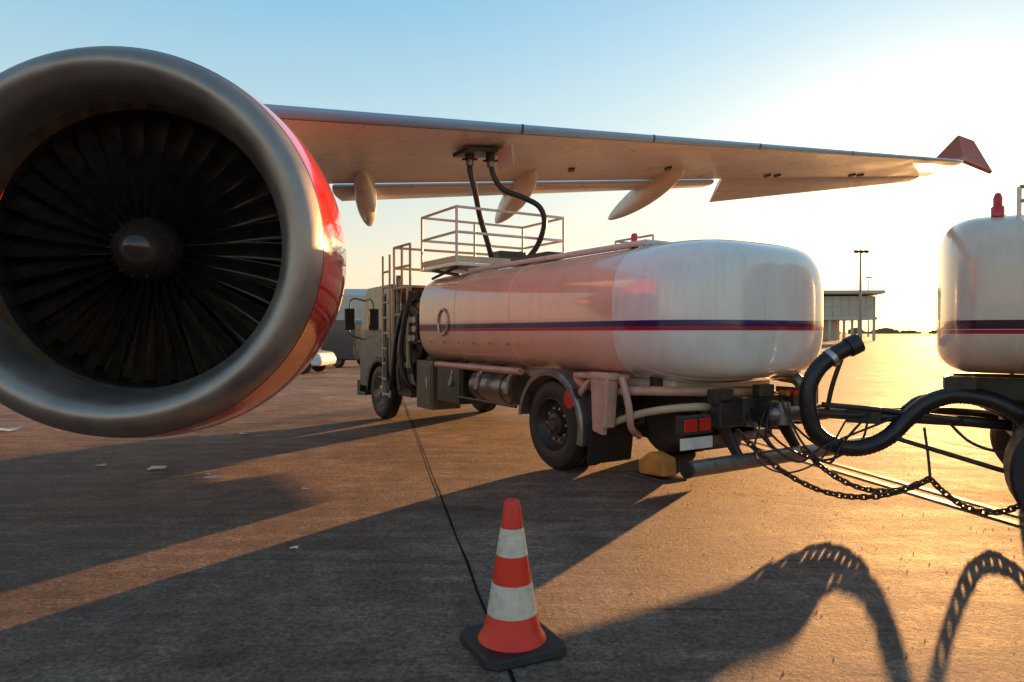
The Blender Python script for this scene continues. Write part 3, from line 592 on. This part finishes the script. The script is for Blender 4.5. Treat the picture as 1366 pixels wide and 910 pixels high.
for k in range(44):
    a=2*math.pi*k/44; c_,s_=math.cos(a),math.sin(a); c2,s2=math.cos(a+0.09),math.sin(a+0.09); o=len(V)
    V+=[(0.4*c_,0.95,0.4*s_),(1.1*c_,0.95,1.1*s_),(1.1*c2,1.12,1.1*s2),(0.4*c2,1.12,0.4*s2)]; F.append((o,o+1,o+2,o+3))
mk(e,'stator_vanes',V,F,'liner')
lathe(e,'spinner',[(0.30,0.001),(0.305,0.03),(0.34,0.085),(0.40,0.145),(0.48,0.20),(0.58,0.245),(0.68,0.27),(0.95,0.275)],'spin',segs=48)
V=[];F=[]
for k in range(14):
    a=2*math.pi*k/14; p=Vector((0.225*math.cos(a),0.525,0.225*math.sin(a))); vs,fs=tubegeo([p,p+Vector((0.012*math.cos(a),-0.012,0.012*math.sin(a)))],0.008,6,off=len(V)); V+=vs;F+=fs
mk(e,'spinner_bolts',V,F,'dark')
pyl=[(0.9,1.35),(1.4,1.75),(3.5,2.1),(5.2,2.15),(5.0,1.55),(3.4,0.7),(1.6,1.15)]
prism(e,'pylon',pyl,-0.16,0.16,'fair',bevel=0.06)

def LE(s): 
    X=-8+20.9*s; return Vector((X,10+0.7407*X,4.58+0.1463*(X+0.3)))
def TE(s):
    X=-9+22.1*s; return Vector((X,15.6+0.5*X,4.46+0.1287*(X+3)))
def foil(s,f,up):
    a=LE(s);b_=TE(s); ch=(b_-a).length; p=a.lerp(b_,f)
    th=0.105*ch*(1.0-0.15*s)
    y=2.97*(0.2969*math.sqrt(f)-0.126*f-0.3516*f*f+0.2843*f**3-0.1015*f**4)*1.1424
    if up: return p+Vector((0,0,th*y*0.62))
    nose=min(1,f/0.012); nose=math.sqrt(nose)*0.05*(1-0.45*s)*max(0,1-f/0.5)   # blunt drooped slat nose
    return p-Vector((0,0,th*y*0.40+nose*1.6))
V=[];F=[];fm=[]
fr=[0.0,0.002,0.006,0.012,0.020,0.030,0.045,0.07,0.11,0.17,0.25,0.35,0.45,0.55,0.65,0.72,0.78]
NS=48; ring=[(f,1) for f in reversed(fr)]+[(f,0) for f in fr[1:]]; RN=len(ring)
for i in range(NS+1):
    s=i/NS
    for (f,u) in ring: V.append(foil(s,f,u))
for i in range(NS):
    for k in range(RN):
        k2=(k+1)%RN
        F.append((i*RN+k,i*RN+k2,(i+1)*RN+k2,(i+1)*RN+k))
        f1=ring[k][0]; f2=ring[k2][0]; up=ring[k][1]
        fm.append(1 if (k2!=0 and ((up and max(f1,f2)<=0.13) or (not up and max(f1,f2)<=0.021))) else 0)
F.append(tuple(range(RN)));fm.append(0);F.append(tuple(NS*RN+k for k in range(RN)));fm.append(0)
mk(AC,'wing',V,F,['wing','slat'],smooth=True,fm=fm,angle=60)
def wingstrip(name,s0,s1,f0,f1,m,off=0.004,up=0):
    V=[];F=[];K=24
    for i in range(K+1):
        s=s0+(s1-s0)*i/K
        for f in (f0,f1): V.append(foil(s,f,up)+Vector((0,0,off if up else -off)))
    for i in range(K): F.append((2*i,2*i+1,2*i+3,2*i+2))
    mk(AC,name,V,F,m)
wingstrip('slat_gap',0.02,0.97,0.0205,0.024,'dark')
for i,s in enumerate((0.39,0.50,0.62,0.76,0.90)):
    V=[];F=[]
    pts=[foil(s,f,1)+Vector((0,-0.004,0.006)) for f in (0.12,0.07,0.045,0.020,0.012,0.006,0.002)]+[foil(s,0,0)+Vector((0,-0.01,0))]+[foil(s,f,0)+Vector((0,-0.006,-0.006)) for f in (0.002,0.006,0.012,0.020)]
    for p in pts: V+=[p,p+(LE(s+0.0012)-LE(s))]
    for k in range(len(pts)-1): F.append((2*k,2*k+1,2*k+3,2*k+2))
    mk(AC,'slat_joint_%d'%i,V,F,'dark')
def flap(name,s0,s1,d0,d1,f0=0.77,gap=0.06,m='wing',drop=0.10):
    V=[];F=[];K=16; prof=[(0.0,0.0),(0.06,0.5),(0.2,0.9),(0.45,0.8),(1.0,0.06),(1.0,-0.06),(0.45,-0.45),(0.15,-0.5),(0.04,-0.3)]
    for i in range(K+1):
        s=s0+(s1-s0)*i/K; dd=d0+(d1-d0)*i/K
        a=foil(s,f0,0)*0.5+foil(s,f0,1)*0.5; b_=TE(s); ch=(b_-a).length
        a=a-Vector((0,0,drop*ch)); b2=b_-Vector((0,0,dd))
        for (f,h) in prof: V.append(a.lerp(b2,f)+Vector((0,0,h*0.10*ch)))
    n=len(prof)
    for i in range(K):
        for k in range(n):
            k2=(k+1)%n; F.append((i*n+k,i*n+k2,(i+1)*n+k2,(i+1)*n+k))
    F.append(tuple(range(n)));F.append(tuple(K*n+k for k in range(n)))
    mk(AC,name,V,F,m,smooth=True,angle=40)
def sx(X): return (X+9)/22.1
flap('inboard_flap',0.02,sx(-3.6),0.14,0.12)
flap('mid_flap',sx(-3.45),sx(5.0),0.14,0.06)
flap('aileron',sx(5.25),0.985,0.46,0.05,drop=0.0)
def fairing(name,a,b_,w,h):
    a=Vector(a);b_=Vector(b_); V=[];F=[];K=20;n=20; d=(b_-a); side=Vector((d.y,-d.x,0)).normalized(); up=Vector((0,0,1))
    for i in range(K+1):
        f=i/K; s=max(0.02,(math.sin(math.pi*min(1,f**0.75)))**0.6) if 0<f<1 else 0.02
        for k in range(n):
            an=2*math.pi*k/n; ca=math.cos(an); sa=math.sin(an)
            V.append(a+d*f+side*(w/2*s*math.copysign(abs(ca)**0.7,ca))+up*(h/2*s*math.copysign(abs(sa)**0.8,sa)))
    for i in range(K):
        for k in range(n):
            k2=(k+1)%n; F.append((i*n+k,i*n+k2,(i+1)*n+k2,(i+1)*n+k))
    mk(AC,name,V,F,'fair',smooth=True)
fairing('flap_track_fairing_1',(-2.55,11.6,4.40),(-3.15,15.2,3.98),0.40,0.60)
fairing('flap_track_fairing_2',(0.46,13.2,4.72),(-0.42,17.2,4.36),0.40,0.60)
fairing('flap_track_fairing_3',(3.75,14.9,5.22),(2.70,19.3,4.78),0.40,0.60)
wl=[(12.75,19.5,6.50),(14.9,21.3,6.55),(15.25,22.7,7.9),(14.55,22.4,8.0),(13.2,22.0,6.75)]
nrm=(Vector(wl[1])-Vector(wl[0])).cross(Vector(wl[2])-Vector(wl[0])).normalized()*0.05
V=[Vector(p)+nrm for p in wl]+[Vector(p)-nrm for p in wl]; n=5
V+=[sum(V[:5],Vector())/5+nrm*0.3, sum(V[5:10],Vector())/5-nrm*0.3]
mk(AC,'winglet',V,[(i,(i+1)%5,10) for i in range(5)]+[(5+(i+1)%5,5+i,11) for i in range(5)]+[(i,(i+1)%n,n+(i+1)%n,n+i) for i in range(n)],'winglet',smooth=True,angle=50)
box(AC,'refuelling_panel',(-0.5,10.75,4.42),(0.75,0.45,0.07),'dark',rot=(0,R(-8),R(35))); box(AC,'refuelling_panel_door',(-0.1,10.55,4.30),(0.02,0.4,0.3),'fair',rot=(0,R(-8),R(35)))
for i,(s,f) in enumerate(((0.70,0.66),(0.715,0.66),(0.84,0.66),(0.855,0.66),(0.45,0.5),(0.55,0.45))):
    p=foil(s,f,0); box(AC,'static_vent_%d'%i,p-Vector((0,0,0.02)),(0.12,0.22,0.06),'dark')

# ------------------------------------------------------------------ background
TB=empty('terminal_building',(57.8,125,0),R(-4)); g=TB
prism(g,'roof',[(-6,8.9),(8,8.2),(8,7.8),(-6,8.3)],-8.2,7.4,'concrete_b',bevel=0.05)
box(g,'upper_floor',(0,1,4.0),(13.5,11,0.5),'concrete_b'); box(g,'upper_glass',(0,1,6.1),(13,10.6,3.7),'bglass')
for i in range(10): box(g,'mullion_%d'%i,(-6.45+i*1.43,-4.35,6.1),(0.16,0.14,3.7),'concrete_b')
box(g,'transom',(0,-4.36,6.2),(13,0.1,0.18),'concrete_b')
for i in range(6): box(g,'column_%d'%i,(-6.4+i*2.56,-4,1.9),(0.4,0.4,3.7),'concrete_b'); box(g,'column_b_%d'%i,(-6.4+i*2.56,5,1.9),(0.4,0.4,3.7),'concrete_b')
box(g,'ground_core',(-2,2,1.9),(7,5,3.7),'bglass')
def lamp_post(x,y,h):
    p=empty('apron_floodlight',(x,y,0))
    lathe(p,'mast',[(0,0.28),(h*0.5,0.2),(h,0.12)],'greymetal',axis='Z',segs=16)
    box(p,'crossarm',(0,0,h),(2.0,0.2,0.2),'greymetal')
    for i in range(3): box(p,'flood_head_%d'%i,(-0.75+i*0.75,-0.15,h-0.05),(0.5,0.5,0.35),'dark',rot=(R(20),0,0))
lamp_post(51,100,13.4); lamp_post(15,150,19); lamp_post(120,230,20)
HB=empty('hangar_building',(-30,95,0),0)
prism(HB,'hall',[(-10,0),(-10,6.2),(0,7.6),(10,6.2),(10,0)],-12,12,'concrete_b')
for i in range(6): box(HB,'hall_door_%d'%i,(-9.5+i*3.8,-10.05,2.4),(3.2,0.12,4.4),'bglass' if i%2 else 'white')
# grass beyond the apron
M['grass']=mat('dry_grass',(0.20,0.15,0.07),0.95,var=0.4,scale=0.05,spec=0.05)
mk(None,'grass_field',[(-3900,210,0.02),(3900,260,0.02),(3900,3900,0.02),(-3900,3900,0.02)],[(0,1,2,3)],'grass')
V=[];F=[]
x=-900
random.seed(3)
while x<900:
    w_=random.uniform(8,30); h_=random.uniform(2.0,6.0); y_=640+random.uniform(-20,20); o=len(V); K=14
    for k in range(K+1):
        V.append((x+w_*k/K,y_,0)); V.append((x+w_*k/K,y_,h_*(0.6+0.4*math.sin(math.pi*k/K))+random.uniform(-.6,.6)))
    for k in range(K): F.append((o+2*k,o+2*k+2,o+2*k+3,o+2*k+1))
    x+=w_*random.uniform(0.6,0.95)
M['trees']=mat('distant_foliage',(0.20,0.17,0.12),0.9,var=0.3,scale=0.2)
mk(None,'distant_tree_line',V,F,'trees')
def car(name,loc,rz,m,van=False):
    c=empty(name,loc,rz)
    if van:
        prism(c,'body',[(-2.5,0.35),(-2.5,1.95),(-2.3,2.15),(1.2,2.15),(1.9,1.35),(2.5,1.1),(2.55,0.35)],-0.95,0.95,m,bevel=0.06)
        prism(c,'side_window',[(0.1,1.35),(0.1,1.95),(1.1,1.95),(1.6,1.35)],-0.965,-0.955,'glass',bevel=0); prism(c,'side_window_far',[(0.1,1.35),(0.1,1.95),(1.1,1.95),(1.6,1.35)],0.955,0.965,'glass',bevel=0)
    else:
        prism(c,'body',[(-2.1,0.3),(-2.15,0.85),(-1.8,0.95),(-1.2,1.4),(0.2,1.42),(1.0,0.95),(2.0,0.8),(2.15,0.55),(2.1,0.3)],-0.87,0.87,m,bevel=0.08)
        prism(c,'side_window',[(-1.3,0.98),(-1.0,1.33),(0.15,1.34),(0.7,0.98)],-0.885,-0.875,'glass',bevel=0); prism(c,'side_window_far',[(-1.3,0.98),(-1.0,1.33),(0.15,1.34),(0.7,0.98)],0.875,0.885,'glass',bevel=0)
        prism(c,'rear_screen',[(-1.77,0.97),(-1.22,1.385),(-1.235,1.40),(-1.79,0.985)],-0.7,0.7,'glass',bevel=0)
    for i,(x,y) in enumerate(((-0.8,-1.4),(0.8,-1.4),(-0.8,1.4),(0.8,1.4))): wheel(c,'wheel_%d'%i,(x,y,0.34),0.34,0.22,face=-1 if x<0 else 1)
car('service_car',(-9.3,27,0),R(-95),'carwhite'); car('service_van',(-8.6,32,0),R(60),'cardark',van=True)

# ------------------------------------------------------------------ light
AZ=R(32.1); EL=R(4.9)
Sd=Vector((math.sin(AZ)*math.cos(EL),math.cos(AZ)*math.cos(EL),math.sin(EL)))
sl=bpy.data.lights.new('sun','SUN'); sl.energy=15.0; sl.angle=R(0.5); sl.color=(1.0,0.50,0.17)
so=bpy.data.objects.new('sun',sl); so.rotation_euler=Sd.to_track_quat('Z','Y').to_euler(); COL.objects.link(so)
wd=bpy.data.worlds.new('World'); scene.world=wd; wd.use_nodes=True; N=wd.node_tree.nodes; L=wd.node_tree.links
bg=N['Background']; bg.inputs['Strength'].default_value=0.05
sky=N.new('ShaderNodeTexSky'); sky.sky_type='NISHITA'; sky.sun_disc=False; sky.sun_elevation=EL; sky.sun_rotation=AZ; sky.air_density=1.0; sky.dust_density=1.2; sky.ozone_density=1.5
L.new(sky.outputs[0],bg.inputs['Color'])
tc=N.new('ShaderNodeTexCoord'); nrmn=N.new('ShaderNodeVectorMath'); nrmn.operation='NORMALIZE'; L.new(tc.outputs['Generated'],nrmn.inputs[0])
sp=N.new('ShaderNodeSeparateXYZ'); L.new(nrmn.outputs[0],sp.inputs[0])
cr=N.new('ShaderNodeValToRGB'); L.new(sp.outputs[2],cr.inputs[0])
els=cr.color_ramp.elements; els[0].position=0.0; els[0].color=(0.90,0.66,0.42,1); els[1].position=1.0; els[1].color=(0.13,0.24,0.37,1)
x_=els.new(0.10); x_.color=(0.80,0.72,0.56,1); x_=els.new(0.25); x_.color=(0.52,0.68,0.71,1); x_=els.new(0.42); x_.color=(0.25,0.52,0.72,1); x_=els.new(0.6); x_.color=(0.18,0.36,0.52,1)
dt=N.new('ShaderNodeVectorMath'); dt.operation='DOT_PRODUCT'; L.new(nrmn.outputs[0],dt.inputs[0]); dt.inputs[1].default_value=Sd
mxx=N.new('ShaderNodeMath'); mxx.operation='MAXIMUM'; L.new(dt.outputs['Value'],mxx.inputs[0]); mxx.inputs[1].default_value=0
def powc(n_,col,k):
    p=N.new('ShaderNodeMath'); p.operation='POWER'; L.new(mxx.outputs[0],p.inputs[0]); p.inputs[1].default_value=n_
    m_=N.new('ShaderNodeVectorMath'); m_.operation='SCALE'; m_.inputs[0].default_value=[c*k for c in col]; L.new(p.outputs[0],m_.inputs['Scale']); return m_.outputs[0]
def add(a,b2):
    m_=N.new('ShaderNodeVectorMath'); m_.operation='ADD'; L.new(a,m_.inputs[0]); L.new(b2,m_.inputs[1]); return m_.outputs[0]
glow=add(powc(7,(1,0.78,0.50),0.20),powc(60,(1,0.62,0.24),0.6))
tot=add(add(add(cr.outputs[0],glow),powc(900,(1,0.78,0.42),2.0)),powc(6000,(1,0.88,0.6),22.0))
bg2=N.new('ShaderNodeBackground'); L.new(tot,bg2.inputs['Color']); bg2.inputs['Strength'].default_value=0.98
ads=N.new('ShaderNodeAddShader'); L.new(bg.outputs[0],ads.inputs[0]); L.new(bg2.outputs[0],ads.inputs[1]); L.new(ads.outputs[0],N['World Output'].inputs['Surface'])
scene.view_settings.view_transform='Standard'; scene.view_settings.look='None'; scene.view_settings.exposure=0

# ------------------------------------------------------------------ camera
cd=bpy.data.cameras.new('camera'); cd.lens=24.0; cd.sensor_width=36; cd.clip_end=6000; cd.clip_start=0.05
co=bpy.data.objects.new('camera',cd); co.location=(0,0,1.6); co.rotation_euler=(R(90-0.75),0,0); COL.objects.link(co); scene.camera=co
